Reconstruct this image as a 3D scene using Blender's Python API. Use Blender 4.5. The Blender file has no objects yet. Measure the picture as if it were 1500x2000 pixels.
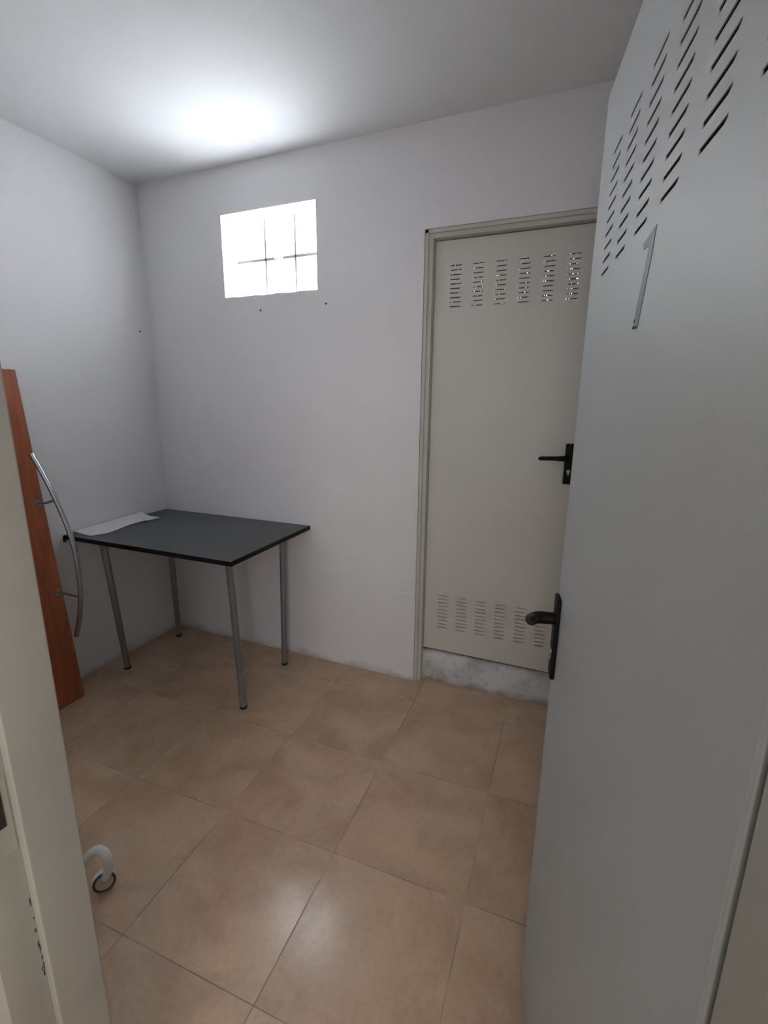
import bpy, bmesh, math, random
from mathutils import Vector, Matrix
random.seed(7)
SC = bpy.context.scene
COL = SC.collection

# ---------------------------------------------------------------- camera
FPX = 920.38
YAW, PITCH, ROLL = -0.3874, -0.2296, 0.0097
CAM = Vector((2.3033, -2.1198, 1.434))
cy, sy = math.cos(YAW), math.sin(YAW)
cp, sp = math.cos(PITCH), math.sin(PITCH)
cr, sr = math.cos(ROLL), math.sin(ROLL)
f0 = Vector((sy, cy, 0)); r0 = Vector((cy, -sy, 0)); u0 = Vector((0, 0, 1))
fw = f0*cp + u0*sp; up = -f0*sp + u0*cp
rt = r0*cr + up*sr; up = -r0*sr + up*cr
cd = bpy.data.cameras.new('camera')
cam = bpy.data.objects.new('camera', cd); COL.objects.link(cam)
cd.sensor_fit = 'VERTICAL'; cd.sensor_height = 36.0; cd.lens = FPX/2000*36.0
cd.clip_start = 0.02
m = Matrix((rt, up, -fw)).transposed().to_4x4(); m.translation = CAM
cam.matrix_world = m
SC.camera = cam

# ---------------------------------------------------------------- world, lights, exposure
W = bpy.data.worlds.new('world'); SC.world = W; W.use_nodes = True
bg = W.node_tree.nodes['Background']
bg.inputs[0].default_value = (0.86, 0.93, 1.0, 1); bg.inputs[1].default_value = 5.4
SC.view_settings.view_transform = 'Standard'; SC.view_settings.look = 'None'
SC.view_settings.gamma = 1; SC.view_settings.use_curve_mapping = False
SC.view_settings.exposure = 0.42

def area(name, loc, aim, sx, syz, power, color):
    l = bpy.data.lights.new(name, 'AREA'); l.shape = 'RECTANGLE'; l.size = sx; l.size_y = syz
    l.energy = power; l.color = color
    o = bpy.data.objects.new(name, l); COL.objects.link(o); o.location = loc
    o.rotation_euler = (Vector(aim)-Vector(loc)).to_track_quat('-Z', 'Y').to_euler()
    return o
# daylight: the open sky in front of the block window, and the sunlit yard below it
area('sky_light', (0.5, 1.3, 2.7), (0.8, 0.1, 2.1), 2.2, 1.6, 850, (1.0, 0.985, 0.985))
area('yard_light', (0.54, 1.35, 1.20), (0.85, 0.12, 2.15), 1.9, 1.1, 95, (1.0, 0.985, 0.95))
# added fill lamp in the closed passage behind the camera, brightens the room
area('passage_fill', (2.62, -3.35, 1.45), (1.7, 0.0, 1.2), 0.9, 1.5, 16.5, (1.0, 0.975, 0.94))

# ---------------------------------------------------------------- materials
def mat(name):
    m = bpy.data.materials.new(name); m.use_nodes = True
    nt = m.node_tree; b = nt.nodes['Principled BSDF']
    return m, nt, b
def N(nt, t, **kw):
    n = nt.nodes.new(t)
    for k, v in kw.items(): setattr(n, k, v)
    return n
def noise(nt, vec, scale, detail=4, rough=.55, dist=0.0):
    n = N(nt, 'ShaderNodeTexNoise'); n.inputs['Scale'].default_value = scale
    n.inputs['Detail'].default_value = detail; n.inputs['Roughness'].default_value = rough
    n.inputs['Distortion'].default_value = dist
    nt.links.new(vec, n.inputs['Vector']); return n.outputs['Fac']
def coords(nt):
    return N(nt, 'ShaderNodeTexCoord').outputs['Object']
def math_(nt, op, a, b=None, c=None, clamp=False):
    n = N(nt, 'ShaderNodeMath', operation=op, use_clamp=clamp)
    for i, v in enumerate((a, b, c)):
        if v is None: continue
        if isinstance(v, (int, float)): n.inputs[i].default_value = v
        else: nt.links.new(v, n.inputs[i])
    return n.outputs[0]
def mixc(nt, fac, a, b):
    n = N(nt, 'ShaderNodeMix', data_type='RGBA')
    for s, v in ((0, fac), (6, a), (7, b)):
        if isinstance(v, (int, float)): n.inputs[s].default_value = v
        elif isinstance(v, tuple): n.inputs[s].default_value = (*v, 1)
        else: nt.links.new(v, n.inputs[s])
    return n.outputs[2]
def ramp(nt, fac, lo, hi):
    n = N(nt, 'ShaderNodeMapRange'); nt.links.new(fac, n.inputs[0])
    n.inputs[1].default_value = lo; n.inputs[2].default_value = hi; n.clamp = True
    return n.outputs[0]
def bump(nt, b, h, strength, dist=.002):
    n = N(nt, 'ShaderNodeBump'); n.inputs['Strength'].default_value = strength
    n.inputs['Distance'].default_value = dist
    nt.links.new(h, n.inputs['Height']); nt.links.new(n.outputs[0], b.inputs['Normal'])
def paint(name, c, rough=.6, var=.03, bscale=60, bstr=.15, metallic=0, bdist=.002):
    m, nt, b = mat(name); v = coords(nt)
    n1 = noise(nt, v, 3.0)
    c2 = tuple(x*(1-var*2) for x in c)
    nt.links.new(mixc(nt, ramp(nt, n1, .35, .7), c, c2), b.inputs['Base Color'])
    b.inputs['Roughness'].default_value = rough; b.inputs['Metallic'].default_value = metallic
    bump(nt, b, noise(nt, v, bscale), bstr, bdist)
    return m
M = {}
def wall_mat(name, base, stain=True):
    m, nt, b = mat(name); v = coords(nt)
    n1 = ramp(nt, noise(nt, v, 2.2, 5), .35, .7)
    c = mixc(nt, n1, base, tuple(x*.965 for x in base))
    if stain:   # grime along the floor line, uneven in height
        s = N(nt, 'ShaderNodeSeparateXYZ'); nt.links.new(v, s.inputs[0])
        h = math_(nt, 'ADD', s.outputs[2], math_(nt, 'MULTIPLY', noise(nt, v, 9, 6), -.10))
        g = math_(nt, 'SUBTRACT', 1.0, ramp(nt, h, -.055, -.015))
        c = mixc(nt, math_(nt, 'MULTIPLY', g, .55), c, (.34, .28, .21))
        spots = ramp(nt, noise(nt, v, 26, 2), .735, .76)
        c = mixc(nt, math_(nt, 'MULTIPLY', spots, .12), c, (.4, .4, .4))
    nt.links.new(c, b.inputs['Base Color']); b.inputs['Roughness'].default_value = .75
    bump(nt, b, noise(nt, v, 22, 6), .35, .004)
    return m
M['wall'] = wall_mat('white_wall_paint', (.83, .82, .83))
M['passage'] = wall_mat('grey_passage_plaster', (.36, .35, .33), False)
M['ceiling'] = wall_mat('white_ceiling_paint', (.86, .865, .87), False)
M['far_door'] = paint('cream_door_paint', (.70, .67, .61), .42, .02, 40, .06)
M['frame'] = paint('cream_frame_paint', (.62, .60, .54), .5, .06, 30, .15)
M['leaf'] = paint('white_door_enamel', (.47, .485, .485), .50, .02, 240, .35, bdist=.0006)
M['jamb'] = paint('beige_jamb_paint', (.46, .44, .385), .45, .08, 25, .15)
M['black'] = paint('black_plastic', (.004, .004, .004), .55, 0, 200, .05)
M['black'].node_tree.nodes['Principled BSDF'].inputs['Specular IOR Level'].default_value = .25
M['tube'] = paint('grey_steel_paint', (.26, .26, .275), .34, .06, 120, .05, .55)
M['tube_low'] = paint('scuffed_galvanised_steel', (.42, .43, .45), .38, .2, 60, .08, .6)
M['chrome'] = paint('brushed_chrome', (.42, .43, .45), .24, .05, 100, .03, 1.0)
M['rubber'] = paint('black_rubber', (.012, .012, .012), .7, 0, 100, .1)
M['brown_rubber'] = paint('brown_rubber', (.10, .085, .065), .6, 0, 100, .1)
M['paper'] = paint('white_paper', (.80, .81, .82), .7, .02, 14, .3)
M['white_plastic'] = paint('white_plastic', (.80, .82, .80), .35, .02, 60, .03)
M['tan_reflect'] = paint('reflection_tan_plastic', (.58, .53, .47), .5, .02, 60, .03)  # tan reflection on the hook's disc face put into the colour
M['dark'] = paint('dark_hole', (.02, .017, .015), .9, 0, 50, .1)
M['slot_dark'] = paint('dark_slot_shade', (.045, .042, .038), .8, 0, 50, .1)  # shade inside the hollow far leaf, given as a dark sheet colour
M['rust'] = paint('rusty_metal', (.045, .028, .022), .6, .2, 60, .3)
M['plastered'] = paint('rough_plaster', (.5, .49, .47), .9, .1, 30, .4)
M['sticker'] = paint('grey_foil_sticker', (.14, .14, .165), .5, .05, 200, .05)
M['paving'] = paint('grey_yard_paving', (.30, .29, .27), .9, .1, 8, .3)
M['mortar'] = paint('grey_block_mortar', (.24, .24, .25), .8, .1, 60, .3)

# dirty white plaster of the raised sill under the far door
m, nt, b = mat('stained_sill_plaster'); v = coords(nt)
s = N(nt, 'ShaderNodeSeparateXYZ'); nt.links.new(v, s.inputs[0])
c = mixc(nt, ramp(nt, noise(nt, v, 7, 5), .42, .68), (.74, .75, .79), (.50, .48, .45))
c = mixc(nt, math_(nt, 'MULTIPLY', ramp(nt, noise(nt, v, 24, 8, .65), .56, .70), .65), c, (.24, .22, .19))
lo = math_(nt, 'SUBTRACT', 1.0, ramp(nt, math_(nt, 'ADD', s.outputs[2], math_(nt, 'MULTIPLY', noise(nt, v, 12, 6), -.11)), -.055, -.01))
hi = ramp(nt, math_(nt, 'ADD', s.outputs[2], math_(nt, 'MULTIPLY', noise(nt, v, 14, 6), .06)), .185, .215)
c = mixc(nt, math_(nt, 'MULTIPLY', lo, .7), c, (.25, .19, .13))
c = mixc(nt, math_(nt, 'MULTIPLY', hi, .8), c, (.30, .24, .16))
nt.links.new(c, b.inputs['Base Color']); b.inputs['Roughness'].default_value = .85
bump(nt, b, noise(nt, v, 35, 6), .6, .004); M['sill'] = m

# beige marbled floor tiles with thin grout lines
GX, GY, GS, GR = 1.6928, -1.0251, 0.4304, 0.0209
m, nt, b = mat('beige_marbled_tiles'); v = coords(nt)
mp = N(nt, 'ShaderNodeMapping', vector_type='TEXTURE')
mp.inputs['Location'].default_value = (GX, GY, 0); mp.inputs['Rotation'].default_value = (0, 0, GR)
mp.inputs['Scale'].default_value = (GS, GS, GS); nt.links.new(v, mp.inputs[0])
s = N(nt, 'ShaderNodeSeparateXYZ'); nt.links.new(mp.outputs[0], s.inputs[0])
def edge(o):
    fr = math_(nt, 'FRACT', math_(nt, 'ADD', o, 50.5))
    return math_(nt, 'ABSOLUTE', math_(nt, 'SUBTRACT', fr, .5))
e = math_(nt, 'MINIMUM', edge(s.outputs[0]), edge(s.outputs[1]))
line = math_(nt, 'SUBTRACT', 1.0, ramp(nt, e, .0022, .0045))
fl = N(nt, 'ShaderNodeVectorMath', operation='FLOOR'); nt.links.new(mp.outputs[0], fl.inputs[0])
wn = N(nt, 'ShaderNodeTexWhiteNoise', noise_dimensions='3D'); nt.links.new(fl.outputs[0], wn.inputs[0])
off = N(nt, 'ShaderNodeVectorMath', operation='SCALE'); nt.links.new(wn.outputs['Color'], off.inputs[0]); off.inputs[3].default_value = 6
vv = N(nt, 'ShaderNodeVectorMath', operation='ADD'); nt.links.new(v, vv.inputs[0]); nt.links.new(off.outputs[0], vv.inputs[1])
vo = vv.outputs[0]
n1 = ramp(nt, noise(nt, vo, 3.6, 5, .55, .8), .36, .66)
n2 = ramp(nt, noise(nt, vo, 9, 6, .6, 1.0), .40, .70)
c = mixc(nt, n1, (.62, .44, .30), (.48, .325, .21))
c = mixc(nt, math_(nt, 'MULTIPLY', n2, .38), c, (.60, .46, .35))
vein = math_(nt, 'ABSOLUTE', math_(nt, 'SUBTRACT', noise(nt, vo, 6, 5, .6, 1.0), .5))
c = mixc(nt, math_(nt, 'MULTIPLY', math_(nt, 'SUBTRACT', 1.0, ramp(nt, vein, 0, .02)), .10), c, (.60, .48, .38))
c = mixc(nt, math_(nt, 'MULTIPLY', math_(nt, 'SUBTRACT', wn.outputs['Value'], .5), .07), c, (.25, .16, .10))
c = mixc(nt, math_(nt, 'MULTIPLY', ramp(nt, noise(nt, v, 55, 4, .7), .45, .75), .22), c, (.30, .19, .12))
brk = ramp(nt, noise(nt, v, 5, 3), .30, .62)
c = mixc(nt, math_(nt, 'MULTIPLY', line, math_(nt, 'ADD', .08, math_(nt, 'MULTIPLY', brk, .80))), c, (.16, .11, .075))
nt.links.new(c, b.inputs['Base Color'])
r = math_(nt, 'ADD', .15, math_(nt, 'MULTIPLY', noise(nt, v, 30, 5), .10))
nt.links.new(math_(nt, 'ADD', r, math_(nt, 'MULTIPLY', line, .4)), b.inputs['Roughness'])
b.inputs['Specular IOR Level'].default_value = .5
hh = math_(nt, 'SUBTRACT', math_(nt, 'MULTIPLY', noise(nt, v, 5, 3), .8), line)
bn = N(nt, 'ShaderNodeBump'); bn.inputs['Strength'].default_value = .18; bn.inputs['Distance'].default_value = .0015
nt.links.new(hh, bn.inputs['Height'])
tv = N(nt, 'ShaderNodeVectorMath', operation='SUBTRACT'); nt.links.new(wn.outputs['Color'], tv.inputs[0]); tv.inputs[1].default_value = (.5, .5, .5)
ts = N(nt, 'ShaderNodeVectorMath', operation='SCALE'); nt.links.new(tv.outputs[0], ts.inputs[0]); ts.inputs[3].default_value = .022   # each tile is laid a touch out of level
ta = N(nt, 'ShaderNodeVectorMath', operation='ADD'); nt.links.new(bn.outputs[0], ta.inputs[0]); nt.links.new(ts.outputs[0], ta.inputs[1])
tn = N(nt, 'ShaderNodeVectorMath', operation='NORMALIZE'); nt.links.new(ta.outputs[0], tn.inputs[0])
nt.links.new(tn.outputs[0], b.inputs['Normal']); M['tiles'] = m

# table top: charcoal fine-grained laminate
m, nt, b = mat('charcoal_laminate'); v = coords(nt)
c = mixc(nt, ramp(nt, noise(nt, v, 160, 3), .35, .7), (.058, .060, .063), (.090, .092, .096))
nt.links.new(c, b.inputs['Base Color']); b.inputs['Roughness'].default_value = .42
bump(nt, b, noise(nt, v, 220, 2), .15, .0006); M['laminate'] = m

# reddish cherry wood panel
m, nt, b = mat('cherry_wood'); v = coords(nt)
mp = N(nt, 'ShaderNodeMapping'); mp.inputs['Scale'].default_value = (9, 9, 1.1); nt.links.new(v, mp.inputs[0])
c = mixc(nt, ramp(nt, noise(nt, mp.outputs[0], 3, 8, .6, .8), .35, .68), (.36, .095, .030), (.22, .050, .018))
c = mixc(nt, math_(nt, 'MULTIPLY', ramp(nt, noise(nt, mp.outputs[0], 14, 6), .5, .75), .3), c, (.44, .14, .05))
nt.links.new(c, b.inputs['Base Color']); b.inputs['Roughness'].default_value = .42; M['wood'] = m

# frosted glass blocks: part of the daylight goes straight through, part is scattered
m = bpy.data.materials.new('frosted_glass_block'); m.use_nodes = True; nt = m.node_tree
for n in list(nt.nodes):
    if n.type == 'BSDF_PRINCIPLED': nt.nodes.remove(n)
out = nt.nodes['Material Output']
tr = N(nt, 'ShaderNodeBsdfTransparent'); tr.inputs[0].default_value = (.94, .97, 1, 1)
tl = N(nt, 'ShaderNodeBsdfTranslucent'); tl.inputs[0].default_value = (.9, .93, .95, 1)
gl = N(nt, 'ShaderNodeBsdfGlossy'); gl.inputs['Roughness'].default_value = .15
m1 = N(nt, 'ShaderNodeMixShader'); m1.inputs[0].default_value = .45
nt.links.new(tr.outputs[0], m1.inputs[1]); nt.links.new(tl.outputs[0], m1.inputs[2])
m2 = N(nt, 'ShaderNodeMixShader'); m2.inputs[0].default_value = .05
nt.links.new(m1.outputs[0], m2.inputs[1]); nt.links.new(gl.outputs[0], m2.inputs[2])
nt.links.new(m2.outputs[0], out.inputs[0]); M['block'] = m

# ---------------------------------------------------------------- helpers
def obj(name, bm, m, parent=None, smooth=False):
    bmesh.ops.recalc_face_normals(bm, faces=bm.faces)
    me = bpy.data.meshes.new(name); bm.to_mesh(me); bm.free()
    me.materials.append(m)
    if smooth:
        for p in me.polygons: p.use_smooth = True
        try: me.set_sharp_from_angle(angle=math.radians(40))
        except Exception: pass
    o = bpy.data.objects.new(name, me); COL.objects.link(o)
    if parent is not None: o.parent = parent
    return o
def tag(o, label=None, cat=None, group=None, kind=None):
    if label: o['label'] = label
    if cat: o['category'] = cat
    if group: o['group'] = group
    if kind: o['kind'] = kind
    return o
def empty(name, loc, rz=0):
    o = bpy.data.objects.new(name, None); COL.objects.link(o); o.location = loc
    o.rotation_euler = (0, 0, rz); o.empty_display_size = .1
    return o
def box(bm, a, b, bevel=0, seg=2):
    r = bmesh.ops.create_cube(bm, size=1)
    vs = r['verts']
    for v in vs:
        v.co = Vector([(a[i]+b[i])/2 + v.co[i]*(b[i]-a[i]) for i in range(3)])
    if bevel:
        es = list({e for v in vs for e in v.link_edges})
        bmesh.ops.bevel(bm, geom=es, offset=bevel, segments=seg, affect='EDGES', profile=.6)
    return bm
def bx(a, b, bevel=0, seg=2):
    return box(bmesh.new(), a, b, bevel, seg)
def tube(bm, pts, rad, seg=16, scale=None, cap=True):
    """sweep a circle (radius may vary per point) along a polyline"""
    pts = [Vector(p) for p in pts]
    rs = rad if isinstance(rad, (list, tuple)) else [rad]*len(pts)
    rings = []; prev = None
    for i, p in enumerate(pts):
        t = (pts[min(i+1, len(pts)-1)] - pts[max(i-1, 0)]).normalized()
        if prev is None:
            a = Vector((0, 0, 1)) if abs(t.z) < .9 else Vector((0, 1, 0))
            n = t.cross(a).normalized()
        else:
            n = (prev - t*prev.dot(t)).normalized()
        prev = n; b = t.cross(n)
        rings.append([bm.verts.new(p + (n*math.cos(2*math.pi*k/seg) + b*math.sin(2*math.pi*k/seg))*rs[i]) for k in range(seg)])
    for i in range(len(rings)-1):
        for k in range(seg):
            bm.faces.new((rings[i][k], rings[i][(k+1) % seg], rings[i+1][(k+1) % seg], rings[i+1][k]))
    if cap:
        bm.faces.new(rings[0][::-1]); bm.faces.new(rings[-1])
    return bm
def tb(pts, rad, seg=16): return tube(bmesh.new(), pts, rad, seg)
def smooth_path(pts, n=8):
    """Catmull-Rom through the points"""
    P = [Vector(p) for p in pts]; P = [P[0]*2-P[1]] + P + [P[-1]*2-P[-2]]
    out = []
    for i in range(1, len(P)-2):
        for k in range(n):
            t = k/n
            a, b, c, d = P[i-1], P[i], P[i+1], P[i+2]
            out.append(.5*((2*b) + (c-a)*t + (2*a-5*b+4*c-d)*t*t + (3*b-a-3*c+d)*t**3))
    out.append(P[-2]); return out
def slab(xs, zs, holes, y0, y1, bm=None, xyz=lambda x, y, z: (x, y, z)):
    """plate in the XZ plane from y0 to y1; cells (i,j) in holes are left open right through"""
    bm = bm or bmesh.new(); V = {}
    def v(i, j, k):
        if (i, j, k) not in V: V[(i, j, k)] = bm.verts.new(xyz(xs[i], (y0, y1)[k], zs[j]))
        return V[(i, j, k)]
    nx, nz = len(xs)-1, len(zs)-1
    solid = lambda i, j: 0 <= i < nx and 0 <= j < nz and (i, j) not in holes
    for i in range(nx):
        for j in range(nz):
            if not solid(i, j): continue
            bm.faces.new((v(i, j, 0), v(i+1, j, 0), v(i+1, j+1, 0), v(i, j+1, 0)))
            bm.faces.new((v(i, j, 1), v(i, j+1, 1), v(i+1, j+1, 1), v(i+1, j, 1)))
            if not solid(i-1, j): bm.faces.new((v(i, j, 0), v(i, j+1, 0), v(i, j+1, 1), v(i, j, 1)))
            if not solid(i+1, j): bm.faces.new((v(i+1, j, 0), v(i+1, j, 1), v(i+1, j+1, 1), v(i+1, j+1, 0)))
            if not solid(i, j-1): bm.faces.new((v(i, j, 0), v(i, j, 1), v(i+1, j, 1), v(i+1, j, 0)))
            if not solid(i, j+1): bm.faces.new((v(i, j+1, 0), v(i+1, j+1, 0), v(i+1, j+1, 1), v(i, j+1, 1)))
    return bm

# ---------------------------------------------------------------- room shell
H = 2.545
WX0, WX1, WZ0, WZ1 = .5388, 1.0845, 1.9513, 2.3332       # block window opening
DX0, DX1, DZ1 = 1.6134, 2.405, 2.150                      # far door opening
RX = 2.62                                                 # right wall
FY = -1.759                                               # front wall, room side
JX, HX = 1.6744, 2.412                                    # near doorway jambs

def struct(name, bm, m, label=None, cat=None):
    o = obj(name, bm, m); return tag(o, label, cat, None, 'structure')
struct('floor', bx((-.3, -3.6, -.12), (3.6, .30, 0)), M['tiles'], 'beige marbled ceramic tile floor', 'floor')
struct('ceiling', bx((-.3, -3.6, H), (3.6, .30, H+.12)), M['ceiling'], 'plain white painted ceiling with a bright patch by the window', 'ceiling')
# back wall, its two openings cut through; the lower edge of the window opening is uneven plaster
xs = [-.3, WX0] + [WX0+(WX1-WX0)*k/12 for k in range(1, 12)] + [WX1, DX0, DX1, 2.8]
zs = [0, WZ0, DZ1, WZ1, H]
holes = {(i, j) for i in range(1, 13) for j in (1, 2)} | {(14, 0), (14, 1)}
wob = [0, .001, -.003, -.001, .002, -.004, -.003, .003, .001, -.003, .002, .001, 0]
def warp(x, y, z):
    if abs(z-WZ0) < 1e-6 and WX0+1e-4 < x < WX1-1e-4:
        z += wob[int(round((x-WX0)/(WX1-WX0)*12))]*.6
    return (x, y, z)
struct('wall_back', slab(xs, zs, holes, 0, .20, xyz=warp), M['wall'], 'white back wall with the glass block window and far door', 'wall')
struct('wall_left', bx((-.2, FY, 0), (0, 0, H)), M['wall'], 'white left wall behind the table and wooden panel', 'wall')
struct('wall_right', bx((RX, FY, 0), (RX+.18, 0, H)), M['wall'], 'white right wall hidden behind the open door', 'wall')
# front wall with the doorway the camera looks through
OX0, OX1, OZ1 = JX-.045, HX+.06, 1.995
xs = [-.2, OX0, OX1, RX+.18]; zs = [0, OZ1, H]
struct('wall_front', slab(xs, zs, {(1, 0)}, FY-.20, FY-.002), M['wall'], 'white front wall around the near doorway', 'wall')
# passage behind the camera
struct('wall_passage_left', bx((.62, -3.5, 0), (.8, FY-.20, H)), M['passage'], 'passage side wall', 'wall')
struct('wall_passage_right', bx((3.3, -3.5, 0), (3.48, FY-.20, H)), M['passage'], 'passage side wall on the right', 'wall')
struct('wall_passage_back', bx((.62, -3.6, 0), (3.48, -3.5, H)), M['passage'], 'passage back wall behind the viewer', 'wall')
struct('wall_passage_front', bx((RX+.18, FY-.20, 0), (3.3, FY-.002, H)), M['passage'], 'passage front wall beside the room', 'wall')

struct('ground', bx((-6, .32, -.12), (9, 12, 0)), M['paving'], 'grey paving of the yard outside the back wall', 'ground')

# ---------------------------------------------------------------- glass block window
win = empty('window_1', ((WX0+WX1)/2, .155, WZ0))
tag(win, 'small bright window of six frosted glass blocks high in the back wall', 'window', None, 'structure')
def loc(o, root):
    """mesh was made in world coordinates: move it into the root's frame"""
    o.matrix_parent_inverse = Matrix.Identity(4)
    T = Matrix.Translation(root.location) @ Matrix.Rotation(root.rotation_euler[2], 4, 'Z')
    o.data.transform(T.inverted()); return o
BY0, BY1 = .118, .195
g = .0045
bxs = [WX0, .716, .896, WX1]; bzs = [WZ0, 2.145, WZ1]
bm = bmesh.new()
for x in bxs[1:3]: box(bm, (x-g, BY0-.001, WZ0+.001), (x+g, BY1-.004, WZ1-.001))
box(bm, (WX0+.001, BY0-.001, bzs[1]-.0065), (WX1-.001, BY1-.003, bzs[1]+.0065))
loc(obj('mortar_joint', bm, M['mortar'], win), win)
for i in range(3):
    for j in range(2):
        a = (bxs[i]+(g if i else .002), BY0, bzs[j]+(.0065 if j else .002))
        b_ = (bxs[i+1]-(g if i < 2 else .002), BY1, bzs[j+1]-(.0065 if j < 1 else .002))
        loc(obj('glass_block', bx(a, b_, .006, 2), M['block'], win, True), win)
bm = bx((.792, BY0-.014, 2.122), (.800, BY0-.001, 2.168), .001)
box(bm, (.772, BY0-.010, 2.142), (.822, BY0-.001, 2.147), .001)
loc(obj('spacer_clip', bm, M['white_plastic'], win), win)

# ---------------------------------------------------------------- far doorway: frame, sill
fr = bmesh.new()
box(fr, (DX0+.0005, .018, .0), (DX0+.0335, .10, DZ1-.0005), .002)
box(fr, (DX1-.032, .018, .0), (DX1-.0005, .10, DZ1-.0005), .002)
box(fr, (DX0+.0335, .018, DZ1-.0335), (DX1-.032, .10, DZ1-.0005), .002)
box(fr, (DX0+.001, .006, .0), (DX0+.016, .018, DZ1-.0005), .0015)
box(fr, (DX0+.001, .006, DZ1-.016), (DX1-.001, .018, DZ1-.0005), .0015)
box(fr, (DX0+.0005, .0915, .18), (DX0+.052, .125, DZ1-.001), .001)
box(fr, (DX1-.052, .0915, .18), (DX1-.0005, .125, DZ1-.001), .001)
box(fr, (DX0+.05, .0915, DZ1-.055), (DX1-.05, .125, DZ1-.001), .001)
o = obj('trim_1', fr, M['frame']); tag(o, 'cream painted metal frame around the far door', 'door frame', None, 'structure')
# raised sill, its face slightly lumpy
bm = bmesh.new(); nx_, nz_ = 34, 8
vs = [[bm.verts.new((DX0+.0335+(DX1-DX0-.0655)*i/nx_, .047+random.uniform(-.003, .003), .173*j/nz_ + (random.uniform(-.003, .003) if j == nz_ else 0))) for j in range(nz_+1)] for i in range(nx_+1)]
vb = [[bm.verts.new((DX0+.0335+(DX1-DX0-.0655)*i/nx_, .20, z)) for z in (0, .173)] for i in range(nx_+1)]
for i in range(nx_):
    for j in range(nz_): bm.faces.new((vs[i][j], vs[i+1][j], vs[i+1][j+1], vs[i][j+1]))
    bm.faces.new((vs[i][-1], vs[i+1][-1], vb[i+1][1], vb[i][1]))
    bm.faces.new((vb[i][0], vb[i][1], vb[i+1][1], vb[i+1][0]))
for i in (0, nx_): bm.faces.new([*vs[i], vb[i][1], vb[i][0]])
o = obj('trim_2', bm, M['sill'], None, True)
tag(o, 'stained white plaster sill raised under the far door', 'sill', None, 'structure')

# ---------------------------------------------------------------- steel door leaves
def leaf_mesh(Wd, z0, z1, T, groups, tilt=True):
    """hollow sheet-steel leaf; u along +x, seen face at y=0, slots pressed through"""
    bm = bmesh.new(); ch = .004
    sh = .0046
    slots = []
    for (us, rows, through) in groups:
        for u in us:
            for z in rows: slots.append((u, u+.0515, z-sh/2, z+sh/2, through))
    xsn = sorted({ch, Wd-ch} | {round(s[0], 5) for s in slots} | {round(s[1], 5) for s in slots})
    zsn = sorted({z0+ch, z1-ch} | {round(s[2], 5) for s in slots} | {round(s[3], 5) for s in slots})
    hs = set()
    for s in slots: hs.add((xsn.index(round(s[0], 5)), zsn.index(round(s[2], 5))))
    slab(xsn, zsn, hs, 0, .0012, bm)
    # slanted end of each slot
    for s in slots:
        a = bm.verts.new((s[1]+.0003, .0005, s[2]-.0003)); b = bm.verts.new((s[1]+.0003, .0005, s[3]-.0006)); c = bm.verts.new((s[1]-.009, .0005, s[2]-.0003))
        bm.faces.new((a, b, c))
    # back sheet, open behind the vented field where the slots go right through
    if any(s[4] for s in slots):
        A = [s for s in slots if s[4]]
        xb = [ch, min(s[0] for s in A)-.006, max(s[1] for s in A)+.006, Wd-ch]
        zb = [z0+ch, min(s[2] for s in A)-.012, max(s[3] for s in A)+.02, z1-ch]
        slab(xb, zb, {(1, 1)}, T-.0012, T, bm)
    else:
        box(bm, (ch, T-.0012, z0+ch), (Wd-ch, T, z1-ch))
    # folded edges with a chamfer
    prof = [(0, ch), (ch*.3, ch*.3), (ch, 0), (T-ch, 0), (T-ch*.3, ch*.3), (T, ch)]
    ring = [[(ch - (ch-p[1]), p[0]) for p in prof]]
    def rim(pt):
        return [pt(d, y) for (y, d) in prof]
    cor = []
    for (sx, sz) in ((0, 0), (1, 0), (1, 1), (0, 1)):
        cor.append([bm.verts.new(((d if sx == 0 else Wd-d), y, (z0+d if sz == 0 else z1-d))) for (y, d) in prof])
    for k in range(4):
        A, B = cor[k], cor[(k+1) % 4]
        for q in range(len(prof)-1): bm.faces.new((A[q], B[q], B[q+1], A[q+1]))
    # shallow pressed backing behind blind slots
    for s in slots:
        if not s[4]: box(bm, (s[0]-.001, .011, s[2]-.006), (s[1]+.001, .0116, s[3]+.002))
    return bm

def slot_shade(us, rows, y, pin, parent, name='slot_shade'):
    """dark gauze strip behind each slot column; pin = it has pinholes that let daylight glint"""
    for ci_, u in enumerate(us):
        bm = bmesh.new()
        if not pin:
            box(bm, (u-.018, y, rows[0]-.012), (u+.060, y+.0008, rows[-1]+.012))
        else:
            x0, x1 = u-.004, u+.056; zp = rows[0]-.012
            for z in rows:
                zc = z+.0016; h = .0007
                box(bm, (x0, y, zp), (x1, y+.0006, zc-h)); zp = zc+h
                x = x0; dens = random.choice((0, 1, 1, 2)) + (2 if ci_ == len(us)-1 else 0)
                for q in sorted(random.uniform(u+.004, u+.044) for _ in range(dens)):
                    if q > x:
                        box(bm, (x, y, zc-h), (q, y+.0006, zc+h)); x = q+random.uniform(.001, .0032)
                box(bm, (x, y, zc-h), (x1, y+.0006, zc+h))
            box(bm, (x0, y, zp), (x1, y+.0006, rows[-1]+.014))
        obj(name, bm, M['slot_dark' if pin else 'dark'], parent)

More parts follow.
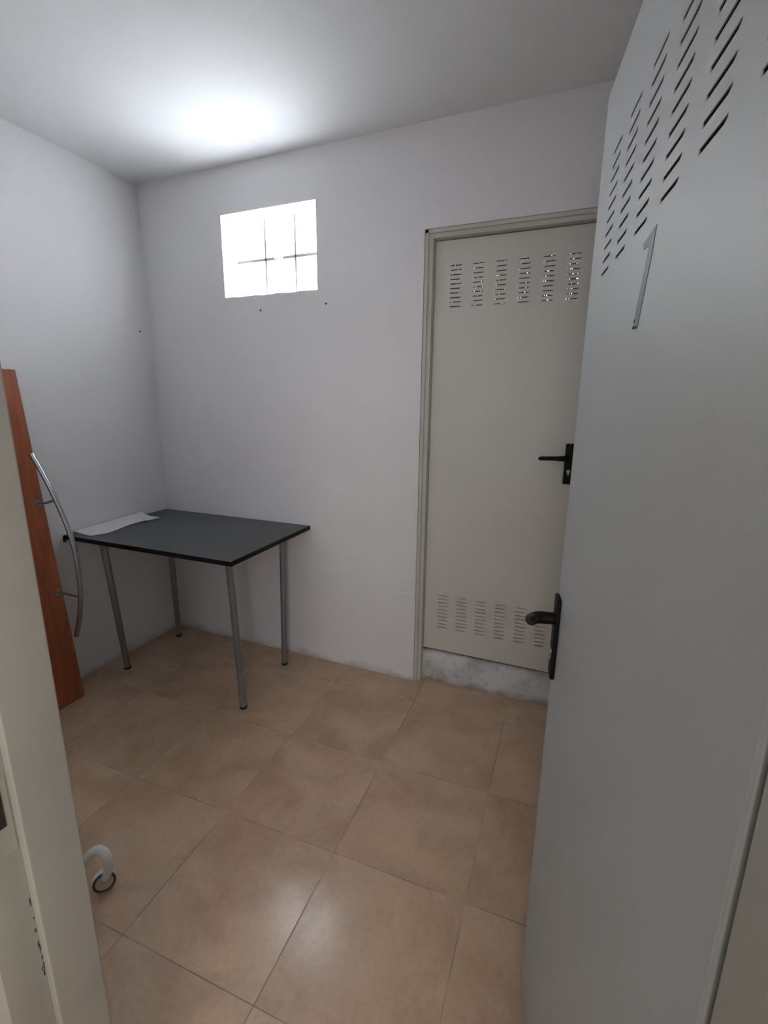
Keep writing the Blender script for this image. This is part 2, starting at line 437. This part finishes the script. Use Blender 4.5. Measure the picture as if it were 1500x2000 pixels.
def handle_set(root, u, zlev, zbot, sgn, length=.112, tilt=0.0, back_y=None):
    """long plate with lever; sgn = direction of the lever along u"""
    p = obj('handle_plate', bx((u-.0195, -.009, zbot), (u+.0195, -.0002, zbot+.174), .003, 3), M['black'], root, True)
    c = bmesh.new()
    pts = [(u, -.006, zlev), (u, -.030, zlev), (u+sgn*.004, -.044, zlev), (u+sgn*.016, -.053, zlev+.001)]
    n = 8
    for k in range(1, n+1):
        t = k/n
        pts.append((u+sgn*(.016+(length-.016)*t), -.053-.003*math.sin(t*3.1), zlev+tilt*t*length-.004*t*t))
    path = smooth_path(pts, 4)
    L = len(path); rs = []
    for i in range(L):
        t = i/(L-1)
        r = .0122 - .0032*min(1, max(0, (t-.30)/.25))
        if i > L-6: r *= math.sqrt(max(.05, 1-((i-(L-6))/5.0)**2*.96))
        rs.append(r)
    tube(c, path, rs, 16)
    obj('lever', c, M['black'], p, True)
    k = tb([(u, -.0115, zbot+.055), (u, -.0085, zbot+.055)], .0085, 20)
    box(k, (u-.0042, -.0115, zbot+.038), (u+.0042, -.0085, zbot+.052), .001)
    kc = obj('lock_cylinder', k, M['tube_low'], p, True)
    kc['label'] = 'dull steel keyhole in the black plate'
    return p

ROWS = [1.6292+.01845*k for k in range(10)]
far = empty('door_1', (1.6475, .052, 0))
tag(far, 'closed cream steel door with vent slots in the back wall', 'door', None, 'structure')
US = [.0725+.0953*k for k in range(6)]
lf = obj('door_leaf', leaf_mesh(.722, .1785, 2.1135, .038,
    [(US, [z+.2155 for z in ROWS], True), (US, [.3095+.0193*k for k in range(10)], False)]), M['far_door'], far)
slot_shade(US, [z+.2155 for z in ROWS], .0055, True, lf)
handle_set(far, .627, 1.208, 1.094, -1, .125)
# strip under the far leaf; grime and the gap's shade in its colour
struct('trim_3', bx((DX0+.034, .058, .1735), (DX1-.0325, .09, .1784)), M['rust'], 'dark rusty strip filling the shaded gap between far door and sill', 'gap')

ang = math.atan2(-.98820618, .15312919)
near = empty('door_2', (2.2952, -1.1447, 0), ang)
tag(near, 'open white steel door leaf with slanted vent slots and number 7', 'door', None, 'structure')
UN = [.1055+.0955*k for k in range(6)]
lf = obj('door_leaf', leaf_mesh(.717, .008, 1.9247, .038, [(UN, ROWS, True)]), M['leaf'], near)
slot_shade(UN, ROWS, .0024, False, lf, 'slot_shade_sheet')  # added dark sheets, paint the shade inside the slots black
handle_set(near, .0325, 1.012, .886, 1, .108, .455)
# number 7 sticker
bm = bmesh.new()
P = [(.350, 1.604), (.393, 1.6095), (.3885, 1.585), (.3665, 1.518), (.362, 1.5155), (.346, 1.5185), (.3745, 1.5955), (.353, 1.597)]
f = [bm.verts.new((x, -.0007, z)) for x, z in P]; f2 = [bm.verts.new((x, -.0001, z)) for x, z in P]
bm.faces.new(f); bm.faces.new(f2[::-1])
for i in range(len(P)): bm.faces.new((f[i], f2[i], f2[(i+1) % len(P)], f[(i+1) % len(P)]))
s7 = obj('number_sticker', bm, M['sticker'], near); s7['label'] = 'grey foil number 7'
bm = bx((.3475, -.0012, 1.5165), (.3525, -.0002, 1.5195)); box(bm, (.3580, -.0012, 1.5155), (.3625, -.0002, 1.518)); box(bm, (.350, -.0012, 1.5235), (.353, -.0002, 1.526))
o = obj('torn_sticker_edge', bm, M['dark'], s7)
# hinges on the hidden edge
for z in (.25, 1.0, 1.7):
    obj('hinge', tb([(.724, .046, z), (.724, .046, z+.09)], .006, 12), M['tube'], near, True)

# near door frame (jambs, head) with the latch keep in the left jamb
bm = bmesh.new()
box(bm, (OX0+.0005, FY-.069, 0), (JX, FY, OZ1-.0005), .003, 3)             # band
box(bm, (OX0+.0005, FY-.118, 0), (JX-.012, FY-.069, OZ1-.0005), .001)      # rebate
box(bm, (2.407, FY-.20, 0), (OX1-.0005, FY-.10, OZ1-.0005), .0015)
box(bm, (HX+.016, FY-.10, 0), (OX1-.0005, FY-.002, OZ1-.0005), .002)
box(bm, (JX, FY-.118, 1.945), (HX+.016, FY-.004, OZ1-.0005), .002)
tr4 = obj('trim_4', bm, M['jamb'], None, True)
tag(tr4, 'beige painted frame of the near doorway', 'door frame', None, 'structure')
k = obj('strike_plate', bx((JX-.0125, FY-.1125, .85), (JX-.0112, FY-.0715, .962), .0005), M['jamb'], tr4)
k = obj('latch_hole', bx((JX-.0116, FY-.112, .893), (JX-.0102, FY-.0795, .955), .0005), M['rust'], tr4)
k['label'] = 'dark rusty latch recess'
bm = bmesh.new()
for _ in range(16):
    z = random.uniform(.60, .76)
    y = FY-.0695-abs(random.gauss(0, .0012)); w = random.uniform(.0005, .0014); h = random.uniform(.002, .009)
    box(bm, (JX-.0123, y-w, z), (JX-.0116, y, z+h))
k = obj('paint_chips', bm, M['rust'], tr4); k['kind'] = 'stuff'

# ---------------------------------------------------------------- table in the corner
TH = .7825
tab = empty('table', (.51, -.33, 0), .012)
tag(tab, 'square charcoal topped table on four grey tube legs in the corner', 'table')
TW, TD = 1.008, .640
obj('tabletop', bx((-TW/2, -TD/2, TH-.0205), (TW/2, TD/2, TH), .0012, 2), M['laminate'], tab)
ed = bmesh.new()
e_ = .0012
for a, b_ in (((-TW/2-e_, -TD/2-e_), (TW/2+e_, -TD/2)), ((-TW/2-e_, TD/2), (TW/2+e_, TD/2+e_)), ((-TW/2-e_, -TD/2), (-TW/2, TD/2)), ((TW/2, -TD/2), (TW/2+e_, TD/2))):
    box(ed, (*a, TH-.0215), (*b_, TH-.0004))
box(ed, (-TW/2-.004, -TD/2-.004, TH-.034), (-TW/2+.014, -TD/2-.0012, TH-.006))
o = obj('edge_band', ed, M['black'], tab); o['label'] = 'black edge band'
ci, si = math.cos(-.012), math.sin(-.012)
feet = [((.137, -.502), (.125, -.535)), ((.113, -.114), (.080, -.085)), ((.939, -.532), (.915, -.545)), ((.900, -.130), (.930, -.120))]
tops = [(.125, -.545), (.090, -.095), (.923, -.548), (.905, -.108)]
def tl_(x, y, z):
    dx, dy = x-.51, y+.33
    return (ci*dx-si*dy, si*dx+ci*dy, z)
for k, ((fx, fy), _) in enumerate(feet):
    tx, ty = tops[k]
    A = Vector(tl_(fx, fy, 0)); B = Vector(tl_(tx, ty, TH-.0205))
    at = lambda z: A + (B-A)*(z/(TH-.0205))
    lg = obj('leg', tb([at(.19), at(TH-.0265)], .0165, 20), M['tube'], tab, True)
    lo_ = obj('lower_sleeve', tb([at(.012), at(.191)], .0158 if k != 2 else .0168, 20), M['tube' if k != 2 else 'tube_low'], lg, True)
    obj('rubber_foot', tb([at(0), at(.003), at(.013)], [.0160, .0178, .0178], 20), M['rubber'], lg, True)
    c_ = at(TH-.0225)
    obj('mounting_plate', tb([c_+Vector((0, 0, -.0045)), c_+Vector((0, 0, .0018))], [.030, .036], 24), M['tube'], lg, True)

# sheet of paper curling up against the left wall
bm = bmesh.new()
front = [(.150, -.622), (.178, -.56), (.168, -.496), (.146, -.44), (.140, -.385), (.150, -.31), (.158, -.235), (.150, -.20)]
def lerp(a, b, t): return a+(b-a)*t
NU, NV = 26, 10; G = []
for i in range(NU+1):
    t = i/NU*(len(front)-1); k = min(int(t), len(front)-2); fx, fy = [lerp(front[k][q], front[k+1][q], t-k) for q in (0, 1)]
    yb = lerp(-.600, -.190, i/NU); row = []
    for j in range(NV+1):
        s_ = j/NV
        x = lerp(fx, .006, s_); y = lerp(fy, yb, s_)
        lift = .0014 + .020*max(0, (s_-.55)/.45)**2*(.35+.65*(i/NU)) + .007*(math.sin(i/NU*9+1.0)*.5+.5)*math.exp(-((s_-.1)/.25)**2)*(1 if .25 < i/NU < .75 else .3)
        row.append(bm.verts.new((x, y, TH+lift)))
    G.append(row)
for i in range(NU):
    for j in range(NV): bm.faces.new((G[i][j], G[i+1][j], G[i+1][j+1], G[i][j+1]))
o = obj('paper_sheet', bm, M['paper'], None, True)
md = o.modifiers.new('thick', 'SOLIDIFY'); md.thickness = .0006; md.offset = 1
tag(o, 'crumpled white paper sheet lying on the dark table by the left wall', 'paper')

# ---------------------------------------------------------------- leaning cherry panel with bowed rail
pan = empty('wooden_panel', (.15, -.96, 0))
tag(pan, 'reddish wooden panel leaning on the left wall beside the table', 'panel')
sl = (.155-.022)/1.555; Lp = 1.555
bm = bmesh.new()
y0, y1 = -1.16, -.762; th_ = .018
def pl(off, y, z): return (.155 - sl*z + off - .0, y, z)
q = [pl(0, y0, 0), pl(0, y1, 0), pl(0, y1, Lp), pl(0, y0, Lp), pl(-th_, y0, .0), pl(-th_, y1, .0), pl(-th_, y1, Lp-.0015), pl(-th_, y0, Lp-.0015)]
vs = [bm.verts.new(p) for p in q]
for f in ((0, 1, 2, 3), (7, 6, 5, 4), (0, 4, 5, 1), (1, 5, 6, 2), (2, 6, 7, 3), (3, 7, 4, 0)): bm.faces.new([vs[i] for i in f])
bmesh.ops.bevel(bm, geom=list(bm.edges), offset=.0015, segments=2, affect='EDGES')
loc(obj('board', bm, M['wood'], pan), pan)
by = -.787
bar = smooth_path([(.083, by, 1.195), (.140, by, 1.107), (.195, by, 1.008), (.245, by, .895), (.272, by, .80), (.280, by, .70), (.272, by, .58), (.244, by, .46), (.199, by, .345)], 6)
rl = loc(obj('curved_rail', tb(bar, .0105, 16), M['chrome'], pan, True), pan); rl['label'] = 'bowed chrome rail'
for (z, a, b_) in ((.974, (.200, 1.000), None), (.548, (.262, .560), None)):
    s0 = pl(0, by, z)
    st = obj('rail_bracket', tb(smooth_path([(s0[0]-.001, by, z), (s0[0]+.05, by, z+.004), (a[0]-.03, by, a[1]-.008), (a[0], by, a[1])], 4), .0055, 12), M['tube'], pan, True); loc(st, pan)
    ro = obj('rosette', tb([(s0[0]+.0005, by, z), (s0[0]+.007, by, z+.0006)], [.017, .014], 18), M['tube'], st, True); loc(ro, pan)

# ---------------------------------------------------------------- white hook on the floor beside the jamb
hk = empty('floor_hook', (1.10, -1.395, 0))
tag(hk, 'small white bent tube with round dark-rimmed foot standing on the tiles', 'hook')
nrm = Vector((.80, -.55, .05)).normalized(); cc = Vector((1.117, -1.396, .0335))
pts = [(1.030, -1.39, .052), (1.048, -1.39, .085), (1.078, -1.39, .118), (1.106, -1.39, .136), (1.130, -1.39, .134), (1.142, -1.392, .116), (1.141, -1.394, .090), (1.130, -1.394, .060), cc-nrm*.010]
tu = loc(obj('bent_tube', tb(smooth_path(pts, 6), .0125, 16), M['white_plastic'], hk, True), hk)
d1 = loc(obj('foot_disc', tb([cc-nrm*.012, cc-nrm*.011, cc+nrm*.004, cc+nrm*.006], [.026, .031, .031, .029], 28), M['white_plastic'], hk, True), hk)
rg = bmesh.new(); a1 = nrm.cross(Vector((0, 0, 1))).normalized(); a2 = nrm.cross(a1)
tube(rg, [cc+nrm*.006+(a1*math.cos(t/36*2*math.pi)+a2*math.sin(t/36*2*math.pi))*.0275 for t in range(37)], .0038, 8)
o = loc(obj('rubber_ring', rg, M['brown_rubber'], d1, True), hk); o['label'] = 'dark rubber ring'
loc(obj('disc_cap', tb([cc+nrm*.004, cc+nrm*.0085], [.0245, .0235], 28), M['tan_reflect'], d1, True), hk)

# ---------------------------------------------------------------- small marks: wall plugs, debris
def plug(c, n, label, group=None):
    c = Vector(c); n = Vector(n)
    r = empty('wall_plug', c)
    tag(r, label, 'wall plug', group)
    obj('plug_collar', tb([n*-.004, n*.0008], [.0052, .0060], 16), M['plastered'], r, True)
    obj('plug_hole', tb([n*.0006, n*.0014], .0040, 12), M['dark'], r)
plug((.755, 0, 1.878), (0, -1, 0), 'tiny dark wall plug below the middle of the block window')
plug((1.131, 0, 1.886), (0, -1, 0), 'tiny dark wall plug right of the block window lower corner')
plug((0, -.075, 1.80), (1, 0, 0), 'tiny dark wall plug on the left wall close to the corner')
bm = bmesh.new()
spots = [(-1, 0)]
for _ in range(34):
    if random.random() < .7: x, y = random.uniform(.12, 1.55), -abs(random.gauss(.02, .05))-.008
    else: x, y = random.uniform(.7, 2.0), random.uniform(-1.0, -.25)
    s_ = random.uniform(.0015, .0045)
    n0 = len(bm.verts)
    r = bmesh.ops.create_icosphere(bm, subdivisions=1, radius=s_)
    for v_ in r['verts']:
        v_.co = Vector((x+v_.co.x*random.uniform(.8, 1.6), y+v_.co.y*random.uniform(.7, 1.5), max(0.0, v_.co.z*.7+s_*.5)))
o = obj('plaster_crumbs', bm, M['plastered'])
tag(o, 'scattered plaster crumbs on the tiles along the back wall', 'debris', None, 'stuff')
